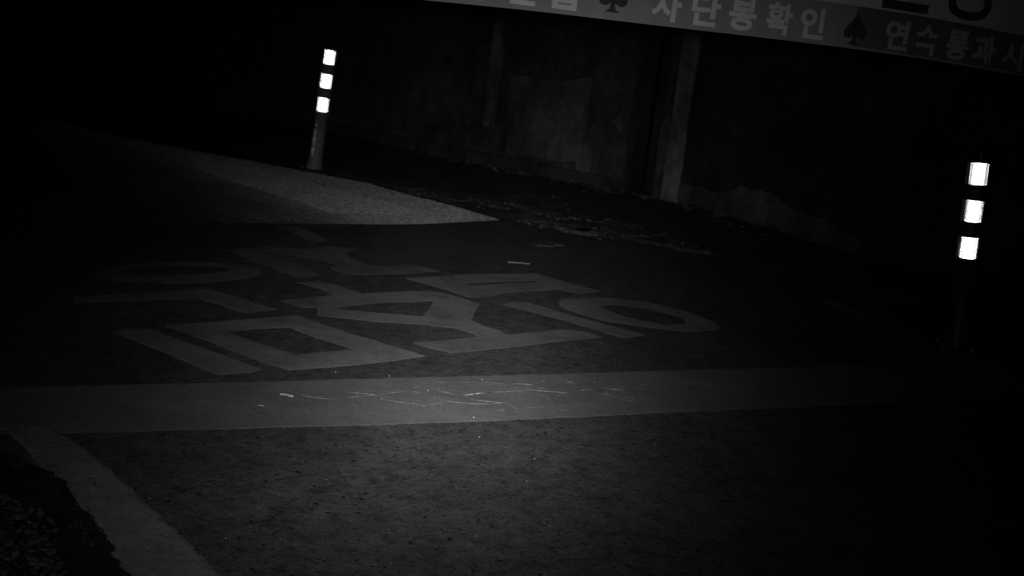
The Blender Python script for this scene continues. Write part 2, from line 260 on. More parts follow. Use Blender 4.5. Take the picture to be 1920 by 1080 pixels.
LITTER_STRIP = [[-0.8222,7.2905],[-0.0615,7.1155],[0.2075,7.7399],[0.6981,6.7723],[1.0336,6.2639],[0.8595,6.0176],[0.506,6.1728],[0.0753,6.3834],[-0.1378,6.5451],[-0.4002,6.8153],[-0.7432,7.0515]]
SOIL = [[-1.3587,2.3032],[-1.0988,2.3732],[-1.0033,2.3407],[-0.9422,2.3044],[-0.8801,2.2491],[-0.8014,2.147],[-0.742,2.0741],[-0.6761,1.9968],[-0.6672,1.9537],[-0.6032,1.8545],[-0.4883,1.6986],[-0.8607,1.4591]]
PEBBLES = [[-0.9893,2.142],[-0.8568,2.1031],[-0.8058,2.0548],[-0.691,1.831],[-0.6411,1.6953],[-0.7784,1.6612]]
BOL1 = [-1.3643,7.5404]
BOL2 = [1.772,4.5423]
WALLA = [-6.481,13.619]
WALLB = [1.031,8.276]
WALLC = [3.645,4.38]
DIRT = [[[-0.6416,7.3282],[-0.6408,7.3088],[-0.6418,7.2896],[-0.6445,7.2712],[-0.649,7.254],[-0.655,7.2383],[-0.6625,7.2247],[-0.6711,7.2132],[-0.6808,7.2044],[-0.6913,7.1982],[-0.7023,7.1949],[-0.7136,7.1946],[-0.7249,7.1972],[-0.736,7.2026],[-0.7466,7.2109],[-0.7564,7.2217],[-0.7652,7.2349],[-0.7728,7.2501],[-0.779,7.267],[-0.7836,7.2851],[-0.7866,7.3041],[-0.7877,7.3236],[-0.7871,7.3429],[-0.7847,7.3617],[-0.7805,7.3794],[-0.7746,7.3956],[-0.7672,7.4099],[-0.7585,7.4219],[-0.7486,7.4314],[-0.7378,7.4379],[-0.7264,7.4414],[-0.7148,7.4418],[-0.7031,7.439],[-0.6917,7.4332],[-0.6809,7.4244],[-0.6709,7.413],[-0.6621,7.3992],[-0.6546,7.3834],[-0.6485,7.366],[-0.6442,7.3474]],[[-0.3102,7.0937],[-0.3105,7.079],[-0.3129,7.0645],[-0.3173,7.0504],[-0.3236,7.037],[-0.3315,7.0248],[-0.341,7.014],[-0.3517,7.0048],[-0.3634,6.9974],[-0.3758,6.9921],[-0.3887,6.989],[-0.4016,6.9881],[-0.4144,6.9894],[-0.4267,6.9929],[-0.4382,6.9986],[-0.4487,7.0063],[-0.4578,7.0158],[-0.4654,7.0269],[-0.4713,7.0393],[-0.4753,7.0528],[-0.4773,7.067],[-0.4772,7.0816],[-0.4752,7.0963],[-0.471,7.1106],[-0.465,7.1242],[-0.4572,7.1368],[-0.4478,7.148],[-0.437,7.1575],[-0.4251,7.1652],[-0.4124,7.1707],[-0.3992,7.174],[-0.3859,7.175],[-0.3728,7.1736],[-0.3602,7.1699],[-0.3485,7.164],[-0.3379,7.156],[-0.3288,7.1461],[-0.3213,7.1346],[-0.3156,7.1218],[-0.3118,7.1081]],[[-0.0752,6.9094],[-0.0765,6.8933],[-0.0801,6.8798],[-0.0859,6.8691],[-0.0938,6.8615],[-0.1035,6.8571],[-0.1148,6.856],[-0.1275,6.8583],[-0.1413,6.8639],[-0.1559,6.8727],[-0.1708,6.8844],[-0.1859,6.8989],[-0.2006,6.9158],[-0.2148,6.9346],[-0.2279,6.9551],[-0.2397,6.9766],[-0.2499,6.9988],[-0.2583,7.0209],[-0.2645,7.0426],[-0.2685,7.0632],[-0.27,7.0822],[-0.2692,7.0991],[-0.2658,7.1134],[-0.2601,7.1249],[-0.2521,7.1331],[-0.2422,7.1378],[-0.2304,7.139],[-0.2171,7.1365],[-0.2027,7.1305],[-0.1876,7.1211],[-0.1721,7.1085],[-0.1566,7.0932],[-0.1416,7.0755],[-0.1274,7.0558],[-0.1144,7.0348],[-0.1029,7.0129],[-0.0931,6.9907],[-0.0853,6.9687],[-0.0796,6.9475],[-0.0762,6.9276]],[[0.2803,7.2315],[0.2756,7.1684],[0.267,7.1087],[0.2547,7.0537],[0.239,7.0046],[0.2206,6.9623],[0.1997,6.9275],[0.1768,6.901],[0.1525,6.8832],[0.1273,6.8744],[0.1016,6.8748],[0.0761,6.8843],[0.0513,6.9029],[0.0276,6.93],[0.0057,6.9654],[-0.014,7.0084],[-0.0311,7.058],[-0.045,7.1134],[-0.0554,7.1735],[-0.0619,7.2368],[-0.0643,7.3019],[-0.0625,7.3673],[-0.0563,7.4313],[-0.0458,7.4922],[-0.0312,7.5482],[-0.0128,7.5978],[0.0089,7.6394],[0.0335,7.6717],[0.0601,7.6937],[0.0882,7.7046],[0.1168,7.7041],[0.1452,7.6923],[0.1725,7.6694],[0.198,7.6363],[0.221,7.594],[0.2408,7.5439],[0.2569,7.4874],[0.2692,7.4262],[0.2772,7.362],[0.2809,7.2966]],[[0.2141,6.6578],[0.2118,6.6383],[0.2062,6.6189],[0.1973,6.6001],[0.1855,6.5823],[0.1709,6.5658],[0.1541,6.5512],[0.1354,6.5387],[0.1152,6.5287],[0.0941,6.5213],[0.0725,6.5167],[0.051,6.515],[0.03,6.5163],[0.01,6.5204],[-0.0085,6.5275],[-0.025,6.5371],[-0.0392,6.5493],[-0.0507,6.5636],[-0.0592,6.5798],[-0.0645,6.5975],[-0.0664,6.6162],[-0.065,6.6355],[-0.0601,6.655],[-0.0519,6.6741],[-0.0405,6.6925],[-0.0262,6.7095],[-0.0094,6.7248],[0.0096,6.738],[0.0302,6.7487],[0.052,6.7566],[0.0743,6.7615],[0.0967,6.7634],[0.1184,6.762],[0.139,6.7575],[0.158,6.75],[0.1747,6.7397],[0.1889,6.7269],[0.2002,6.7118],[0.2082,6.695],[0.2129,6.6769]],[[0.3932,6.4729],[0.3903,6.4493],[0.3853,6.4277],[0.3783,6.4084],[0.3695,6.392],[0.359,6.3788],[0.3471,6.3691],[0.3342,6.363],[0.3204,6.3608],[0.3062,6.3624],[0.2918,6.3679],[0.2777,6.3771],[0.264,6.3898],[0.2511,6.4058],[0.2394,6.4246],[0.2291,6.4459],[0.2204,6.4693],[0.2137,6.494],[0.209,6.5197],[0.2066,6.5456],[0.2065,6.571],[0.2087,6.5955],[0.2133,6.6183],[0.22,6.6388],[0.2288,6.6564],[0.2395,6.6708],[0.2517,6.6814],[0.2652,6.6881],[0.2796,6.6905],[0.2946,6.6887],[0.3096,6.6827],[0.3244,6.6726],[0.3386,6.6588],[0.3517,6.6416],[0.3635,6.6215],[0.3736,6.599],[0.3819,6.5748],[0.3881,6.5494],[0.3921,6.5236],[0.3938,6.4978]],[[0.3992,6.4285],[0.3981,6.4132],[0.3959,6.3976],[0.3928,6.382],[0.3888,6.3668],[0.3841,6.3525],[0.3786,6.3392],[0.3727,6.3274],[0.3664,6.3172],[0.3598,6.309],[0.3532,6.303],[0.3467,6.2992],[0.3404,6.2977],[0.3345,6.2987],[0.3292,6.302],[0.3245,6.3075],[0.3205,6.3153],[0.3175,6.325],[0.3153,6.3365],[0.3142,6.3495],[0.3141,6.3637],[0.315,6.3787],[0.317,6.3942],[0.3199,6.4099],[0.3238,6.4252],[0.3285,6.4399],[0.3339,6.4536],[0.3399,6.4659],[0.3463,6.4765],[0.353,6.4851],[0.3598,6.4915],[0.3665,6.4956],[0.373,6.4971],[0.3791,6.4961],[0.3846,6.4926],[0.3893,6.4867],[0.3933,6.4785],[0.3963,6.4684],[0.3984,6.4564],[0.3993,6.443]],[[0.8236,6.695],[0.8164,6.653],[0.8051,6.6125],[0.7902,6.5744],[0.7718,6.5395],[0.7506,6.5086],[0.7271,6.4824],[0.7018,6.4614],[0.6753,6.4459],[0.6482,6.4364],[0.621,6.4329],[0.5945,6.4356],[0.5691,6.4444],[0.5454,6.4591],[0.5239,6.4795],[0.5053,6.5051],[0.4898,6.5354],[0.478,6.5699],[0.47,6.6076],[0.4663,6.6479],[0.467,6.6897],[0.472,6.7322],[0.4815,6.7741],[0.4951,6.8145],[0.5127,6.8523],[0.5338,6.8864],[0.558,6.9159],[0.5845,6.9399],[0.6128,6.9577],[0.642,6.9688],[0.6713,6.9729],[0.7,6.9697],[0.7272,6.9595],[0.7523,6.9425],[0.7744,6.9192],[0.7931,6.8903],[0.808,6.8567],[0.8186,6.8194],[0.8248,6.7792],[0.8264,6.7374]],[[1.0159,6.1943],[1.0133,6.1866],[1.0083,6.1804],[1.001,6.1758],[0.9916,6.173],[0.9804,6.172],[0.9677,6.1729],[0.9536,6.1755],[0.9386,6.18],[0.9231,6.186],[0.9073,6.1936],[0.8916,6.2025],[0.8765,6.2126],[0.8624,6.2235],[0.8494,6.2351],[0.8381,6.247],[0.8286,6.2589],[0.8212,6.2707],[0.8162,6.2818],[0.8136,6.2922],[0.8135,6.3015],[0.8159,6.3095],[0.8209,6.3159],[0.8282,6.3207],[0.8377,6.3236],[0.8491,6.3246],[0.8622,6.3238],[0.8766,6.321],[0.892,6.3164],[0.9079,6.31],[0.924,6.3022],[0.9398,6.293],[0.955,6.2827],[0.9692,6.2715],[0.9819,6.2599],[0.993,6.2479],[1.0022,6.236],[1.0092,6.2244],[1.0139,6.2134],[1.0161,6.2033]],[[0.6906,8.3909],[0.6858,8.3633],[0.6774,8.3411],[0.6655,8.3246],[0.6504,8.3143],[0.6325,8.3103],[0.6122,8.3128],[0.5899,8.3216],[0.5662,8.3367],[0.5415,8.3576],[0.5165,8.384],[0.4916,8.4153],[0.4675,8.4509],[0.4448,8.4899],[0.4239,8.5314],[0.4055,8.5746],[0.39,8.6182],[0.3779,8.6614],[0.3695,8.7029],[0.365,8.7418],[0.3648,8.7768],[0.3687,8.8072],[0.3767,8.8319],[0.3887,8.8504],[0.4044,8.8621],[0.4234,8.8666],[0.445,8.8638],[0.4689,8.8538],[0.4942,8.8368],[0.5204,8.8135],[0.5467,8.7844],[0.5724,8.7503],[0.5969,8.7123],[0.6195,8.6713],[0.6397,8.6284],[0.6571,8.5848],[0.6712,8.5414],[0.6818,8.4994],[0.6886,8.4597],[0.6915,8.4233]],[[0.4193,9.5905],[0.4167,9.5576],[0.4115,9.5252],[0.4041,9.4941],[0.3945,9.465],[0.383,9.4386],[0.3698,9.4155],[0.3554,9.3961],[0.34,9.381],[0.3241,9.3704],[0.3079,9.3646],[0.2919,9.3638],[0.2764,9.3678],[0.2618,9.3767],[0.2484,9.3903],[0.2366,9.4082],[0.2266,9.4301],[0.2187,9.4554],[0.213,9.4837],[0.2098,9.5142],[0.2092,9.5462],[0.2111,9.579],[0.2155,9.6117],[0.2225,9.6435],[0.2317,9.6737],[0.2431,9.7015],[0.2563,9.726],[0.271,9.7467],[0.2869,9.763],[0.3034,9.7745],[0.3203,9.7808],[0.337,9.7817],[0.3531,9.7773],[0.3683,9.7676],[0.382,9.753],[0.394,9.7337],[0.4039,9.7105],[0.4115,9.6838],[0.4167,9.6543],[0.4193,9.623]],[[1.2537,8.8396],[1.247,8.8077],[1.237,8.7795],[1.2239,8.7556],[1.208,8.7366],[1.1898,8.7228],[1.1696,8.7145],[1.1479,8.712],[1.1253,8.7151],[1.1022,8.724],[1.0791,8.7384],[1.0566,8.7579],[1.0352,8.7823],[1.0154,8.8109],[0.9977,8.8431],[0.9825,8.8782],[0.9703,8.9154],[0.9613,8.9538],[0.9558,8.9925],[0.954,9.0304],[0.9561,9.0668],[0.9619,9.1005],[0.9714,9.1307],[0.9843,9.1566],[1.0004,9.1775],[1.0193,9.1927],[1.0404,9.2019],[1.0632,9.2048],[1.0871,9.2013],[1.1115,9.1914],[1.1357,9.1756],[1.159,9.1542],[1.181,9.1278],[1.2009,9.0971],[1.2184,9.0631],[1.2329,9.0265],[1.2442,8.9884],[1.2521,8.9497],[1.2563,8.9114],[1.2568,8.8744]],[[0.2262,5.8585],[0.2252,5.8504],[0.2227,5.8415],[0.2187,5.8318],[0.2132,5.8217],[0.2064,5.8113],[0.1986,5.8011],[0.1898,5.7911],[0.1804,5.7817],[0.1705,5.773],[0.1604,5.7653],[0.1503,5.7588],[0.1405,5.7535],[0.1312,5.7497],[0.1226,5.7475],[0.115,5.7468],[0.1084,5.7476],[0.1032,5.7501],[0.0993,5.7541],[0.0969,5.7594],[0.0961,5.7661],[0.0969,5.7739],[0.0992,5.7827],[0.103,5.7922],[0.1083,5.8022],[0.1148,5.8125],[0.1226,5.8228],[0.1313,5.8329],[0.1407,5.8425],[0.1507,5.8514],[0.1609,5.8593],[0.1712,5.8661],[0.1812,5.8715],[0.1907,5.8754],[0.1995,5.8778],[0.2073,5.8785],[0.214,5.8776],[0.2193,5.8751],[0.2232,5.8709],[0.2255,5.8654]]]
W2_LIT_BLOTCH = [[-0.018,0.104],[0.221,0.163],[0.493,0.162],[0.734,0.232],[0.932,0.225],[1.18,0.168],[1.496,0.136],[1.755,0.092],[1.699,-0.017],[1.445,-0.013],[1.169,0.016],[0.783,0.022],[0.418,0.025],[0.038,0.014]]
CHIPS = [[-0.0331,5.2369],[0.0667,5.2631],[-0.5762,2.9717],[-0.5397,2.9676],[-0.6084,2.8616],[0.4085,2.9455],[0.4539,2.7436],[0.4703,2.692],[1.1633,4.4395]]
CRACKS = [[[-0.1004,3.1722],[-0.0464,3.215],[0.006,3.2524]],[[-0.0782,3.1066],[-0.0268,3.1224],[0.0171,3.1499]],[[-0.3417,3.0779],[-0.2473,3.1573],[-0.1846,3.1325],[-0.1445,3.0994],[-0.0782,3.1066]],[[-0.0826,3.1795],[-0.0729,3.1433],[0.0171,3.1499],[0.063,3.1098],[0.0786,3.0593]],[[0.0137,3.2556],[0.0987,3.307],[0.1936,3.3197],[0.2591,3.3795],[0.2927,3.4101]],[[-0.2473,3.1573],[-0.225,3.2348],[-0.1215,3.3007],[0.0823,3.36],[0.0984,3.3558]],[[0.0024,3.1391],[0.039,3.1787],[0.0481,3.1135],[0.1301,3.1558],[0.1453,3.1816]],[[0.0987,3.307],[0.1457,3.2424],[0.1936,3.3197]],[[0.2927,3.4101],[0.3216,3.3459],[0.4014,3.3466]],[[0.3663,3.4188],[0.4192,3.3699],[0.4466,3.3178]],[[-0.4886,2.998],[-0.416,2.9942],[-0.3679,2.9621]],[[-0.4076,3.0754],[-0.3417,3.0779],[-0.3082,3.0476],[-0.1904,3.0376],[-0.1445,3.0994]],[[0.1797,3.4526],[0.2927,3.4101],[0.3663,3.4188],[0.4473,3.5094]],[[-0.0446,3.0343],[0.0263,3.0952]],[[-0.532,2.9995],[-0.4727,2.9902],[-0.419,3.0121],[-0.3417,3.0779]],[[0.0412,3.0916],[0.1007,3.0539]],[[-0.1962,3.2578],[-0.1876,3.1978],[-0.1276,3.1712]]]
WALL_LEN = 9.218
W_PANEL = [[7.723,0.719],[7.912,0.717],[8.159,0.722],[8.323,0.749],[8.473,0.782],[8.463,0.61],[8.461,0.177],[8.3,0.131],[7.77,0.13]]
W_NICHE = [[8.542,1.268],[8.955,1.303],[9.129,0.007],[8.605,0.021]]
W_PILLAR = [[9.138,1.174],[9.249,1.184],[9.309,0.198],[9.217,0.183]]
W_POST = [[7.505,0.858],[7.659,0.874],[7.659,0.63],[7.504,0.611]]
W_TRI = [[8.669,0.482],[8.753,0.582],[8.759,0.437]]
W_PATCH = [[7.271,0.436],[7.454,0.481],[7.522,0.385],[7.351,0.257]]
W_PATCH2 = [[7.459,0.812],[7.546,0.862],[7.561,0.659],[7.473,0.608]]
BP0 = [0.1767,1.8,1.0649]
B_BOTTOM = [[-0.5871,1.0234],[-0.4808,1.0312],[-0.3634,1.0351],[-0.2101,1.0405],[-0.0391,1.0417],[0.1068,1.0442],[0.2873,1.0464],[0.4493,1.0471],[0.5603,1.044],[0.7003,1.0388],[0.8606,1.0335]]
B_MID = [[0.2933,1.1091],[0.3501,1.1111],[0.4608,1.1125],[0.6754,1.1043]]

# ================================================================== GROUND AND ROAD
bm = bmesh.new(); bmesh.ops.create_grid(bm, x_segments=2, y_segments=2, size=150)
obj('ground', bm, M_ground, loc=(0, 0, -.03), label='dark bare ground stretching away round the road', kind='structure')
bm = bmesh.new(); bmesh.ops.create_grid(bm, x_segments=60, y_segments=60, size=14)
road = obj('road', bm, M_asphalt, loc=(0, 4, 0), label='coarse dark asphalt lane at the parking barrier', kind='structure')
road_in = Vector((0, -4, 0))
def on_road(o): o.location = o.location + road_in; return o
stop = on_road(sheet('stop_line', [STOP], 0, .0007, M_stop, road, .008, .0045, 3., 9., label='broad pale stop line with fine cracks across the lane'))
for kx, rings in LETTERS.items():
    on_road(sheet('painted_letter', rings, 0, .0007, M_letter_far if kx in 'defg' else M_letter, road, .009, .005 if kx in 'cdefg' else .0042, 5.+ord(kx), 9.))
on_road(sheet('edge_line', [EDGE_LEFT], 0, .0024, M_edge, road, .008, .006, 7., label='wide worn edge line with a broken left side'))
on_road(sheet('edge_line', [EDGE_RIGHT], 0, .0013, M_edge, road, .03, .004, 8., label='faint narrow edge line in front of the near delineator'))
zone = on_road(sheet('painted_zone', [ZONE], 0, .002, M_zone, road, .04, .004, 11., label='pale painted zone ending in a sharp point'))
def granules(name, ring, z, m, parent, cell, amp, keepout=None, seed=1):
    # fine lumpy relief, added to catch more of the grazing lamp light
    rg_ = random.Random(seed); xa, xb = max(-3.4, min(p[0] for p in ring)), max(p[0] for p in ring); ya, yb = max(4.9, min(p[1] for p in ring)), min(8.6, max(p[1] for p in ring))
    bm = bmesh.new(); nx, ny = int((xb-xa)/cell)+1, int((yb-ya)/cell)+1; vv = {}
    def V(i, j):
        if (i, j) not in vv: vv[(i, j)] = bm.verts.new((xa+i*cell, ya+j*cell, z+amp*rg_.random()))
        return vv[(i, j)]
    for j in range(ny):
        # fill the row between the outline's crossings
        yc = ya+(j+.5)*cell; xs = []
        for k_ in range(len(ring)):
            a, b = ring[k_], ring[(k_+1) % len(ring)]
            if (a[1] > yc) != (b[1] > yc): xs.append(a[0]+(b[0]-a[0])*(yc-a[1])/(b[1]-a[1]))
        xs.sort()
        for p, q in zip(xs[::2], xs[1::2]):
            for i in range(max(0, round((p-xa)/cell)), min(nx, round((q-xa)/cell))): bm.faces.new((V(i, j), V(i+1, j), V(i+1, j+1), V(i, j+1)))
    return obj(name, bm, m, parent, kind='stuff')
granules('light_catching_relief', ZONE, .0026, M_zone, zone, .009, .0042).location = (0, 0, 0)
granules('fresh_patch', ZONE_LIGHT, .0042, M_zone_l, zone, .009, .0044, seed=2)

# cracks: thin lifted lips of paint along the lines of the crazing
def ribbon(name, pts, wd, z, h, m, parent, seed):
    P = []
    for a, b in zip(pts, pts[1:]):
        k = max(2, int(math.dist(a, b)/.012))
        for j in range(k): P.append(Vector((a[0]+(b[0]-a[0])*j/k, a[1]+(b[1]-a[1])*j/k, 0)))
    P.append(Vector((*pts[-1], 0))); bm = bmesh.new(); rows = []
    for i, p in enumerate(P):
        d = (P[min(i+1, len(P)-1)]-P[max(i-1, 0)]).normalized(); nrm = Vector((-d.y, d.x, 0))
        q = p + nrm*.006*noise.noise(Vector((p.x*30, p.y*30, seed)))
        ww = wd*max(.12, .75+1.6*noise.noise(Vector((p.x*22, p.y*22, seed+5)))); hh = h*max(.1, .6+1.5*noise.noise(Vector((p.x*17, p.y*17, seed+8))))
        rows.append([bm.verts.new((q-nrm*ww)+Vector((0, 0, z))), bm.verts.new(q+Vector((0, 0, z+hh))), bm.verts.new((q+nrm*ww)+Vector((0, 0, z)))])
    for a, b in zip(rows, rows[1:]):
        bm.faces.new((a[0], b[0], b[1], a[1])); bm.faces.new((a[1], b[1], b[2], a[2]))
    return obj(name, bm, m, parent)
for i, c in enumerate(CRACKS): ribbon('crack', c, .0011 if i not in (0, 1) else .0021, .0010, .0006 if i not in (0, 1) else .0015, M_crack, stop, i*3.7)

rc = random.Random(77); SD = Vector((STOP[7][0]-STOP[2][0], STOP[7][1]-STOP[2][1])).normalized(); SN = Vector((-SD.y, SD.x))
for i in range(22):
    t_ = min(.98, max(.02, rc.gauss(.62, .20))); v_ = rc.uniform(-.34, -.05); q = Vector(STOP[2])+(Vector(STOP[7])-Vector(STOP[2]))*t_ + SN*v_
    a_ = rc.uniform(-.5, .5) if rc.random() < .7 else rc.uniform(.8, 2.2); path = [tuple(q)]
    for s_ in range(rc.randint(3, 7)):
        a_ += rc.uniform(-.55, .55); q = q + (SD*math.cos(a_)+SN*math.sin(a_))*rc.uniform(.02, .055); path.append(tuple(q))
    if all(-.40 < (Vector(p_)-Vector(STOP[2])).dot(SN) < -.03 for p_ in path): ribbon('crack', path, .0010, .0010, .0004, M_crack_f, stop, 90+i*2.3)
# ------------------------------------------------------------------ apron under the wall, soil and pebbles by the left edge line
apron = sheet('pavement', [APRON], 0, .008, M_apron, None, .05, .03, 21., 6., label='rough concrete apron between the road and the wall', kind='structure')
soil = sheet('soil_verge', [SOIL], 0, .008, M_soil, None, .006, .014, 23., 2., label='black wet soil creeping over the left edge line', kind='structure')
def inside(p, ring):
    c = False; j = len(ring)-1
    for i in range(len(ring)):
        a, b = ring[i], ring[j]
        if (a[1] > p[1]) != (b[1] > p[1]) and p[0] < (b[0]-a[0])*(p[1]-a[1])/(b[1]-a[1])+a[0]: c = not c
        j = i
    return c
rng = random.Random(5)
def stone_mesh(seed, flat=.45):
    bm = bmesh.new(); bmesh.ops.create_icosphere(bm, subdivisions=1, radius=.5)
    rg = random.Random(seed)
    for v in bm.verts: v.co *= rg.uniform(.75, 1.15); v.co.z *= flat
    m = bpy.data.meshes.new('pebble'); bm.to_mesh(m); bm.free(); m.materials.append(M_peb); return m
stones = [stone_mesh(i) for i in range(7)]
placed = []; n_ = 0; tries = 0
x0, x1 = min(p[0] for p in PEBBLES), max(p[0] for p in PEBBLES); y0, y1 = min(p[1] for p in PEBBLES), max(p[1] for p in PEBBLES)
while n_ < 280 and tries < 20000:
    tries += 1; x, y = rng.uniform(x0, x1), rng.uniform(y0, y1); s = rng.choice((.006, .008, .010, .013, .017, .024))
    if not inside((x, y), PEBBLES): continue
    if any(math.hypot(x-a, y-b) < .48*(s+c) for a, b, c in placed): continue
    placed.append((x, y, s)); n_ += 1
    o = bpy.data.objects.new('pebble', stones[n_ % 7]); COL.objects.link(o); o.parent = soil
    o.location = (x, y, .011+s*.12); o.scale = (s*1.25, s, s*rng.uniform(.7, 1)); o.rotation_euler = (rng.uniform(-.2, .2), rng.uniform(-.2, .2), rng.uniform(0, 6.3))

bm = bmesh.new(); rg = random.Random(31)
for i in range(420):     # crumbs of earth and flaked paint along the soil's edge
    k_ = rg.randrange(0, 6); a_, b_2 = SOIL[k_+1], SOIL[k_+2]; t_ = rg.random(); s_ = rg.gauss(-.012, .016)
    chip_x, chip_y = a_[0]+(b_2[0]-a_[0])*t_+s_, a_[1]+(b_2[1]-a_[1])*t_+s_*.8; s_ = rg.choice((.0008, .001, .0014, .0022))
    r_ = bmesh.ops.create_icosphere(bm, subdivisions=1, radius=s_)
    for v in r_['verts']: v.co = Vector((v.co.x*rg.uniform(.7, 1.4)+chip_x, v.co.y*rg.uniform(.7, 1.3)+chip_y, v.co.z*.6+.008))
obj('soil_crumbs', bm, M_peb, label='crumbs of earth scattered along the ragged edge of the soil', kind='stuff')
# loose grit on the asphalt, dead leaves and crumbs of concrete along the gutter
def chip_into(bm, c, s, rg, flat=.5):
    r = bmesh.ops.create_icosphere(bm, subdivisions=1, radius=s)
    q = Matrix.Rotation(rg.uniform(0, 6), 3, 'Z') @ Matrix.Rotation(rg.uniform(-.4, .4), 3, 'X')
    for v in r['verts']: v.co = q @ Vector((v.co.x*rg.uniform(.7, 1.3), v.co.y*rg.uniform(.5, 1), v.co.z*flat)) + Vector(c)
bm = bmesh.new(); rg = random.Random(11)
for i in range(1600):
    y = 1.8 + 4.2*rg.random()**1.3; x = rg.uniform(-.42, .42)*y*1.1; chip_into(bm, (x, y, .002), rg.choice((.0012, .0016, .0022, .003)), rg)
obj('loose_grit', bm, M_peb, label='tiny stone chips strewn over the asphalt', kind='stuff')
bm = bmesh.new()
for i in range(26):
    y = 1.9 + 1.6*rg.random(); x = rg.uniform(-.38, .42)*y; chip_into(bm, (x, y, .003), rg.uniform(.0012, .0020), rg)
obj('glint_grit', bm, M_glint, label='a few near-white crumbs painted as glints on the near asphalt', kind='stuff')  # near-white tone paints in the glints of the aggregate
bm = bmesh.new(); lx0, lx1 = min(p[0] for p in LITTER_STRIP), max(p[0] for p in LITTER_STRIP)
cnt = 0
while cnt < 260:
    x = rg.uniform(lx0, lx1+.1); y = rg.uniform(5.9, 7.8)
    if not inside((x, y), LITTER_STRIP) or noise.noise(Vector((x*4, y*4, 2))) < -.02: continue
    cnt += 1; chip_into(bm, (x, y, .010 if inside((x, y), APRON) else .003), rg.choice((.003, .005, .007, .010, .013)), rg, .5)
obj('gutter_rubble', bm, M_debris, label='pale crumbs and dirt lying in patches along the gutter', kind='stuff')
bm = bmesh.new()
for i in range(230):
    t = rg.random(); x = -1.0+2.5*t+rg.gauss(0, .05); y = 9.6-1.75*t-abs(rg.gauss(0, .14)) if t < .8 else 8.1-1.3*(t-.8)*5+rg.gauss(0, .1)
    s = rg.uniform(.015, .04); a = rg.uniform(0, 6.3); up = rg.uniform(.005, .02)
    c = Vector((x, y, .010)); d = Vector((math.cos(a), math.sin(a), 0)); e = Vector((-d.y, d.x, 0))
    v = [bm.verts.new(c-d*s), bm.verts.new(c-e*s*.5+Vector((0, 0, up))), bm.verts.new(c+d*s+Vector((0, 0, up*.5))), bm.verts.new(c+e*s*.5+Vector((0, 0, up))), bm.verts.new(c+Vector((0, 0, .002)))]
    for i_ in range(4): bm.faces.new((v[i_], v[(i_+1) % 4], v[4]))
obj('leaf_litter', bm, M_leaf, label='dry leaves blown against the foot of the wall', kind='stuff')

for i, dr in enumerate(DIRT):
    sheet('dirt_patch', [dr], .008 if i not in (7, 8, 5, 6) else 0, .0125, M_debris, apron, .02, .045, 60.+i, 3.)
# scraps one can pick out
def scrap(name, a, b, wd, z, label, cat):
    bm = bmesh.new(); a = Vector((*a, z)); b = Vector((*b, z)); d = (b-a); L = d.length; d.normalize(); e = Vector((-d.y, d.x, 0)); rows = []
    for i in range(9):
        t = i/8; p = a+d*L*t + e*wd*.3*math.sin(t*5) + Vector((0, 0, .0006*math.sin(t*3.1))); ww = wd*(.6+.4*math.sin(t*9+1))
        rows.append([bm.verts.new(p-e*ww), bm.verts.new(p+Vector((0, 0, wd*.8))), bm.verts.new(p+e*ww)])
    for p, q in zip(rows, rows[1:]):
        bm.faces.new((p[0], q[0], q[1], p[1])); bm.faces.new((p[1], q[1], q[2], p[2])); bm.faces.new((p[2], q[2], q[0], p[0]))
    bm.faces.new(rows[0]); bm.faces.new(rows[-1][::-1])
    obj(name, bm, M_chip, label=label, cat=cat)
scrap('twig', CHIPS[0], CHIPS[1], .004, .002, 'thin pale stick lying alone on the asphalt beyond the painted letters', 'stick')
scrap('paper_scrap', CHIPS[2], CHIPS[3], .005, .0045, 'small crumpled pale scrap on the left half of the stop line', 'litter')
scrap('paper_scrap', CHIPS[4], (CHIPS[4][0]+.015, CHIPS[4][1]+.002), .0028, .0045, 'tiny pale sliver on the stop line, left of the crumpled scrap', 'litter')

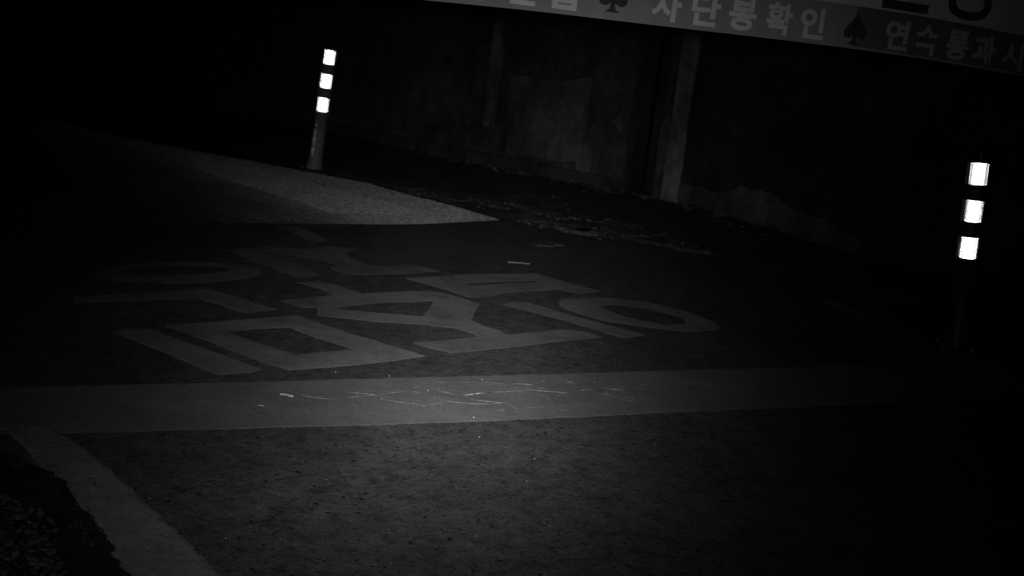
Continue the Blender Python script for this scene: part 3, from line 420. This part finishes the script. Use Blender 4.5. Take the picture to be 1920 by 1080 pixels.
# ================================================================== WALL
A = Vector((*WALLA, 0)); B = Vector((*WALLB, 0)); Cw = Vector((*WALLC, 0))
d1 = (B-A).normalized(); n1 = Vector((d1.y, -d1.x, 0))          # n1 points towards the road
d2 = (Cw-B).normalized(); n2 = Vector((d2.y, -d2.x, 0)); L2 = (Cw-B).length
wall = empty('concrete_wall', tuple(A), label='old stained concrete wall with pillars beyond the road', cat='wall')
def wbox(name, s0, s1, z0, z1, f0, f1, m, org=A, d=d1, nn=n1, parent=wall, rag=.0, seed=0, seg=1):
    """a block on the wall: s along it, z up, f0..f1 from the wall's face outwards; rag makes the face uneven"""
    bm = bmesh.new(); ns = max(1, int((s1-s0)/.12)) if rag else 1; nz = max(1, int((z1-z0)/.12)) if rag else 1
    def P(s, z, f): return org + d*s + nn*f + Vector((0, 0, z)) - A
    g = [[bm.verts.new(P(s0+(s1-s0)*i/ns + (rag*.8*noise.noise(Vector((i*.7, j*.9, seed+4))) if 0 < j and i in (0, ns) else 0), z0+(z1-z0)*j/nz, f1 + rag*noise.noise(Vector((i*.6, j*.6, seed))))) for i in range(ns+1)] for j in range(nz+1)]
    bk = [[bm.verts.new(P(s0+(s1-s0)*i/ns, z0+(z1-z0)*j/nz, f0)) for i in (0, ns)] for j in (0, nz)]
    for j in range(nz):
        for i in range(ns): bm.faces.new((g[j][i], g[j][i+1], g[j+1][i+1], g[j+1][i]))
    bm.faces.new([g[j][0] for j in range(nz+1)] + [bk[1][0], bk[0][0]]); bm.faces.new([g[j][ns] for j in range(nz, -1, -1)] + [bk[0][1], bk[1][1]])
    bm.faces.new([g[nz][i] for i in range(ns+1)] + [bk[1][1], bk[1][0]]); bm.faces.new([g[0][i] for i in range(ns, -1, -1)] + [bk[0][0], bk[0][1]])
    bm.faces.new((bk[0][0], bk[1][0], bk[1][1], bk[0][1]))
    bmesh.ops.recalc_face_normals(bm, faces=bm.faces)
    return obj(name, bm, m, parent)
wbox('wall_panel', -3, 8.80, 0, 3.2, -.3, 0, M_wall, rag=.02)
wbox('wall_panel', 9.07, WALL_LEN, 0, 3.2, -.3, 0, M_wall, rag=.02, seed=2)
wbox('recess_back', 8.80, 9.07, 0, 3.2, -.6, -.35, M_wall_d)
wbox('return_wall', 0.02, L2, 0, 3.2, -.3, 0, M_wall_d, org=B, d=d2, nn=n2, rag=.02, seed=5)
wbox('pillar', 9.175, 9.30, 0, 3.2, -.15, .06, M_pillar, rag=.012, seed=7)
wbox('pillar', 7.53, 7.60, .30, 3.2, .001, .06, M_pillar, rag=.01, seed=17)
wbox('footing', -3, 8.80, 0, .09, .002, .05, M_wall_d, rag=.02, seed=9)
# flat areas of render standing proud of the wall, one a painted lit blotch
def wplate(name, pts, f0, f1, m, seed, d1=d1, n1=n1, org=Vector((0, 0, 0)), amp=.012):
    ring = ragged(pts, .03, amp, seed, 9.); polys = [[Vector((x, y, 0)) for x, y in ring]]; bm = bmesh.new()
    P = lambda s, z, f: org + d1*s + n1*f + Vector((0, 0, z))
    fr = [bm.verts.new(P(x, y, f1)) for x, y in ring]; bk = [bm.verts.new(P(x, y, f0)) for x, y in ring]
    for t in tessellate_polygon(polys): bm.faces.new([fr[i] for i in t])
    k = len(ring)
    for i in range(k): bm.faces.new((fr[i], fr[(i+1) % k], bk[(i+1) % k], bk[i]))
    bmesh.ops.recalc_face_normals(bm, faces=bm.faces); return obj(name, bm, m, wall)
wplate('render_and_lit_patch', W_PANEL, .012, .045, M_plaster_lit, 31.)
wplate('render_and_lit_patch', W_TRI, -.01, .03, M_plaster_lit, 32.)
wplate('render_and_lit_patch', W2_LIT_BLOTCH, .0, .015, M_plaster_lit, 39., d2, n2, B-A, .035)  # lit blotch at the return wall's foot, painted as a paler plate
wplate('render_and_lit_patch', W_PATCH, .0, .03, M_plaster_lit, 33.)
wplate('render_and_lit_patch', W_PATCH2, .0, .03, M_plaster_lit, 34.)
for i, (s, z, a, b) in enumerate([(8.47, .18, .08, .13), (9.12, .38, .05, .22)]):
    wplate('render_and_lit_patch', [(s+a*math.cos(t*.7854), z+b*math.sin(t*.7854)) for t in range(8)], .0, .022, M_plaster_lit, 40.+i)

# ================================================================== FLEXIBLE DELINEATORS
RB = .046
def retro_band(z0, z1, RB):
    """a sleeve of prismatic sheeting: the surface really is a mesh of corner-cube recesses"""
    bm = bmesh.new(); nseg = min(range(50, 70, 2), key=lambda k: abs((z1-z0)/(2*math.pi*RB/k*.8660) % 1 - .5)*-1); side = 2*math.pi*RB/nseg; rows = max(4, round((z1-z0)/(side*.866))); hz = (z1-z0)/rows; dep = side/math.sqrt(6)
    def pt(k, j): th = 2*math.pi*(k/2)/nseg; return Vector((RB*math.cos(th), RB*math.sin(th), z0+j*hz))
    cache = {}
    def V(k, j):
        k %= 2*nseg
        if (k, j) not in cache: cache[(k, j)] = bm.verts.new(pt(k, j))
        return cache[(k, j)]
    def cell(a, b, c):
        m_ = (a.co+b.co+c.co)/3; rad = Vector((m_.x, m_.y, 0)).normalized(); ap = bm.verts.new(m_ - rad*dep)
        for p, q in ((a, b), (b, c), (c, a)): bm.faces.new((p, q, ap))
    for j in range(rows):
        o = j % 2
        for i in range(nseg):
            k = 2*i+o
            cell(V(k, j), V(k+2, j), V(k+1, j+1)); cell(V(k+1, j+1), V(k+2, j), V(k+3, j+1))
    return bm
BANDS = ((.372, .455), (.513, .596), (.655, .738))
def delineator(name, base, tilt, label, pole_m, pin, kr=1.0, kz=1.0):
    rt = empty(name, (base[0], base[1], 0), label=label, cat='delineator post', group='flexible delineator posts with three reflective bands')
    rt.rotation_euler = tilt
    bands = [(a*kz, b*kz) for a, b in BANDS]
    prof = [(.060, .0), (.060, .006), (.052, .02), (.044, .05), (.0405, .09), (.039, .2), (.038, .345*kz)]
    prof += [(.0435, .352*kz)]
    for i, (a, b) in enumerate(bands):
        prof += [(.0475, a-.009), (.0475, a-.001), (.0405, a), (.0405, b), (.0475, b+.001), (.0475, b+.007)]
        if i < 2: prof += [(.043, b+.009), (.043, bands[i+1][0]-.010)]
    prof += [(.045, .749*kz), (.030, .753*kz)]
    prof = [(q_[0]*kr, q_[1]) for q_ in prof]
    smooth(obj('pole', lathe(prof), pole_m, rt))
    for a, b in bands: obj('reflective_band', retro_band(a+.0005, b-.0005, .0465*kr), M_retro, rt)
    bm = lathe([(.105, 0), (.105, .012), (.096, .018), (.061, .022)]); smooth(obj('base_plate', bm, M_pole, rt))
    for k in range(4):
        bm = bmesh.new(); bmesh.ops.create_cone(bm, cap_ends=True, segments=6, radius1=.011, radius2=.011, depth=.01)
        obj('bolt', bm, M_steel, rt, loc=(.082*math.cos(k*1.571+.6), .082*math.sin(k*1.571+.6), .024))
    if pin:
        smooth(obj('cap_pin', lathe([(.0035, .752*kz), (.003, .770), (.0045, .775), (.0042, .784), (.001, .787)], 12), M_steel, rt))
    return rt
d_far = delineator('delineator_post', BOL1, (0, R(3.0), 0), 'post with a halo painted into its paler pole and three shining bands beside the painted zone, the far one', M_pole_l, False, 1.10, 1.06)  # wider radius puts the bloom round the bands into the shape
d_near = delineator('delineator_post', BOL2, (0, R(-3.8), 0), 'nearer, larger dark post with three shining bands and a pin on top', M_pole, True, 1.02, 1.015)
# white beads painted in for a string of glints down the far post's pole, on the side towards the lane
for i, (z, s) in enumerate([(.315, .0016), (.292, .0035), (.266, .0022), (.247, .0045), (.222, .0035), (.203, .0060), (.181, .0040), (.163, .0022), (.140, .0055), (.112, .0038)]):
    bm = bmesh.new(); bmesh.ops.create_icosphere(bm, subdivisions=2, radius=s*2.3); a = R(-112)
    for v in bm.verts: v.co.z *= 1.5
    smooth(obj('glint_bead', bm, M_glint, d_far, loc=(.0435*math.cos(a), .0435*math.sin(a), z*1.04)))

# ================================================================== BANNER
al = R(22); bdir = Vector((math.cos(al), math.sin(al), 0)); bnor = Vector((math.sin(al), -math.cos(al), 0)); BK = 1.5; BP = Vector((BP0[0]*BK, BP0[1]*BK, 0))       # BK: the outlines below are drawn at two thirds of full size
banner = empty('hanging_banner', tuple(BP), label='long cloth banner with Korean lettering and spades hung over the lane', cat='banner')
def wob(s, z): return .006*math.sin(s*7.1+.6)+.0025*math.sin(s*15+z*5)+.002*noise.noise(Vector((s*7, z*6, 3)))
def bp(s, z, off=0): return (bdir*s + bnor*(wob(s, z)+off))*BK + Vector((0, 0, 1+(z-1)*BK))
def zbot(s):
    P = B_BOTTOM
    if s <= P[0][0]: return P[0][1]
    for a, b in zip(P, P[1:]):
        if s <= b[0]:
            t = (s-a[0])/(b[0]-a[0]); t = t; return a[1]+(b[1]-a[1])*t
    return P[-1][1]
def zb(s): return sum(zbot(s+o) for o in (-.1, -.05, 0, .05, .1))/5
def cloth_piece(name, s0, s1, fz0, fz1, off, m, nz, th=.0012):
    bm = bmesh.new(); ns = 90; F = []; K = []
    for j in range(nz+1):
        for L_, o_ in ((F, off), (K, off-th)):
            L_.append([bm.verts.new(bp(s0+(s1-s0)*i/ns, fz0(s0+(s1-s0)*i/ns)*(1-j/nz)+fz1(s0+(s1-s0)*i/ns)*j/nz, o_)) for i in range(ns+1)])
    for j in range(nz):
        for i in range(ns):
            bm.faces.new((F[j][i], F[j][i+1], F[j+1][i+1], F[j+1][i])); bm.faces.new((K[j][i+1], K[j][i], K[j+1][i], K[j+1][i+1]))
    for i in range(ns): bm.faces.new((K[0][i], K[0][i+1], F[0][i+1], F[0][i])); bm.faces.new((F[nz][i], F[nz][i+1], K[nz][i+1], K[nz][i]))
    for j in range(nz): bm.faces.new((F[j][0], F[j+1][0], K[j+1][0], K[j][0])); bm.faces.new((K[j][ns], K[j+1][ns], F[j+1][ns], F[j][ns]))
    return smooth(obj(name, bm, m, banner))
S0, S1 = -1.2, 1.35; ZT = 1.48
zm = lambda s: zb(s)+.066
cloth_piece('cloth', S0, S1, zb, lambda s: ZT, 0, M_cloth, 20)
cloth_piece('lower_band', S0, .338, lambda s: zb(s)+.0006, zm, .0008, M_strip, 6, .0005)
cloth_piece('lower_band', .3382, S1, lambda s: zb(s)+.0006, zm, .0008, M_strip_d, 6, .0005)
cloth_piece('hem', S0, S1, lambda s: zb(s)+.0003, lambda s: zb(s)+.0035, .0020, M_strip, 1, .001)
def glyph(ch, s, z, wd, ht, m, off, name, shear=0):
    c = bpy.data.curves.new('letters', 'FONT'); c.body = ch; c.offset = .034 if m is not M_black else .012; c.resolution_u = 4
    o = bpy.data.objects.new('letters', c); COL.objects.link(o); bpy.context.view_layer.update()
    me = bpy.data.meshes.new_from_object(o.evaluated_get(bpy.context.evaluated_depsgraph_get())); bpy.data.objects.remove(o)
    xs = [v.co.x for v in me.vertices]; ys = [v.co.y for v in me.vertices]; cx, cy = (min(xs)+max(xs))/2, (min(ys)+max(ys))/2; kx, ky = wd/(max(xs)-min(xs)), ht/(max(ys)-min(ys))
    bm = bmesh.new(); bm.from_mesh(me)
    bmesh.ops.triangulate(bm, faces=bm.faces)
    for v in bm.verts: v.co = bp(s+(v.co.x-cx)*kx, z+(v.co.y-cy)*ky, off)
    r = bmesh.ops.extrude_face_region(bm, geom=bm.faces[:])
    for v in [e for e in r['geom'] if isinstance(e, bmesh.types.BMVert)]: v.co += bnor*.0004
    me.clear_geometry()
    for f in bm.faces: f.smooth = False
    bmesh.ops.recalc_face_normals(bm, faces=bm.faces)
    return obj(name, bm, m, banner)
def zc(s): return zb(s)+.0305
row = [('차', -1.02), ('량', -.72), ('진', -.465), ('입', -.335), ('차', -.002), ('단', .127), ('봉', .252), ('확', .3825), ('인', .509), ('연', .850), ('속', .969), ('통', 1.0985), ('과', 1.214), ('시', 1.338)]
row[0] = ('차', -.715); row[1] = ('량', -.590); row = [(c_, s_*.5) for c_, s_ in row]
for ch, s in row: glyph(ch, s, zc(s), .0475, .048, M_white if s < .34 else M_pale, .0019, 'printed_letter')
def spade(s, z, wd, ht):
    half = [(0, .5), (.06, .42), (.17, .27), (.34, .10), (.46, -.03), (.5, -.14), (.47, -.24), (.38, -.30), (.26, -.31), (.15, -.27), (.08, -.21), (.07, -.30), (.11, -.40), (.20, -.46), (.28, -.5)]
    pts = half + [(-x, y) for x, y in reversed(half[1:])]; polys = [[Vector((x, y, 0)) for x, y in pts]]; bm = bmesh.new()
    vs_ = [bm.verts.new(bp(s+x*wd, z+y*ht, .0019)) for x, y in pts]
    for t in tessellate_polygon(polys): bm.faces.new([vs_[i] for i in t])
    r = bmesh.ops.extrude_face_region(bm, geom=bm.faces[:])
    for v in [e for e in r['geom'] if isinstance(e, bmesh.types.BMVert)]: v.co += bnor*.0004
    bmesh.ops.recalc_face_normals(bm, faces=bm.faces)
    return obj('printed_spade', bm, M_black, banner)
for s in (-.0868, .3414, .75): spade(s, zc(s)+(.004 if s < 0 else 0), .046, .048)
for ch, s in (('전', .418), ('용', .559)): glyph(ch, s, 1.187, .118, .142, M_black, .0019, 'printed_letter')
# what carries it: a boom above the frame on two posts, with eyelets and ties
boom = empty('banner_frame', (0, 0, 0), label='dark steel frame of two posts and a top rail that carries the banner', cat='frame')
def tube(name, a, b, r, m, parent, seg=16):
    a, b = Vector(a), Vector(b); d = b-a; bm = bmesh.new(); bmesh.ops.create_cone(bm, cap_ends=True, segments=seg, radius1=r, radius2=r, depth=d.length)
    q = d.to_track_quat('Z', 'Y').to_matrix()
    for v in bm.verts: v.co = q @ v.co + (a+b)/2
    return smooth(obj(name, bm, m, parent))
pl_, pr_ = BP+bdir*(S0-.15)*BK, BP+bdir*(S1+.15)*BK
tube('rail', pl_+Vector((0, 0, 1.82)), pr_+Vector((0, 0, 1.82)), .02, M_steel, boom)
for p in (pl_, pr_): tube('post', p, p+Vector((0, 0, 1.86)), .03, M_steel, boom)
for i in range(9):
    s = S0+.05+(S1-S0-.1)*i/8; tube('tie', bp(s, ZT-.02, .004), bp(s, 1.547, -wob(s, 1.547)), .003, M_black, banner, 6)
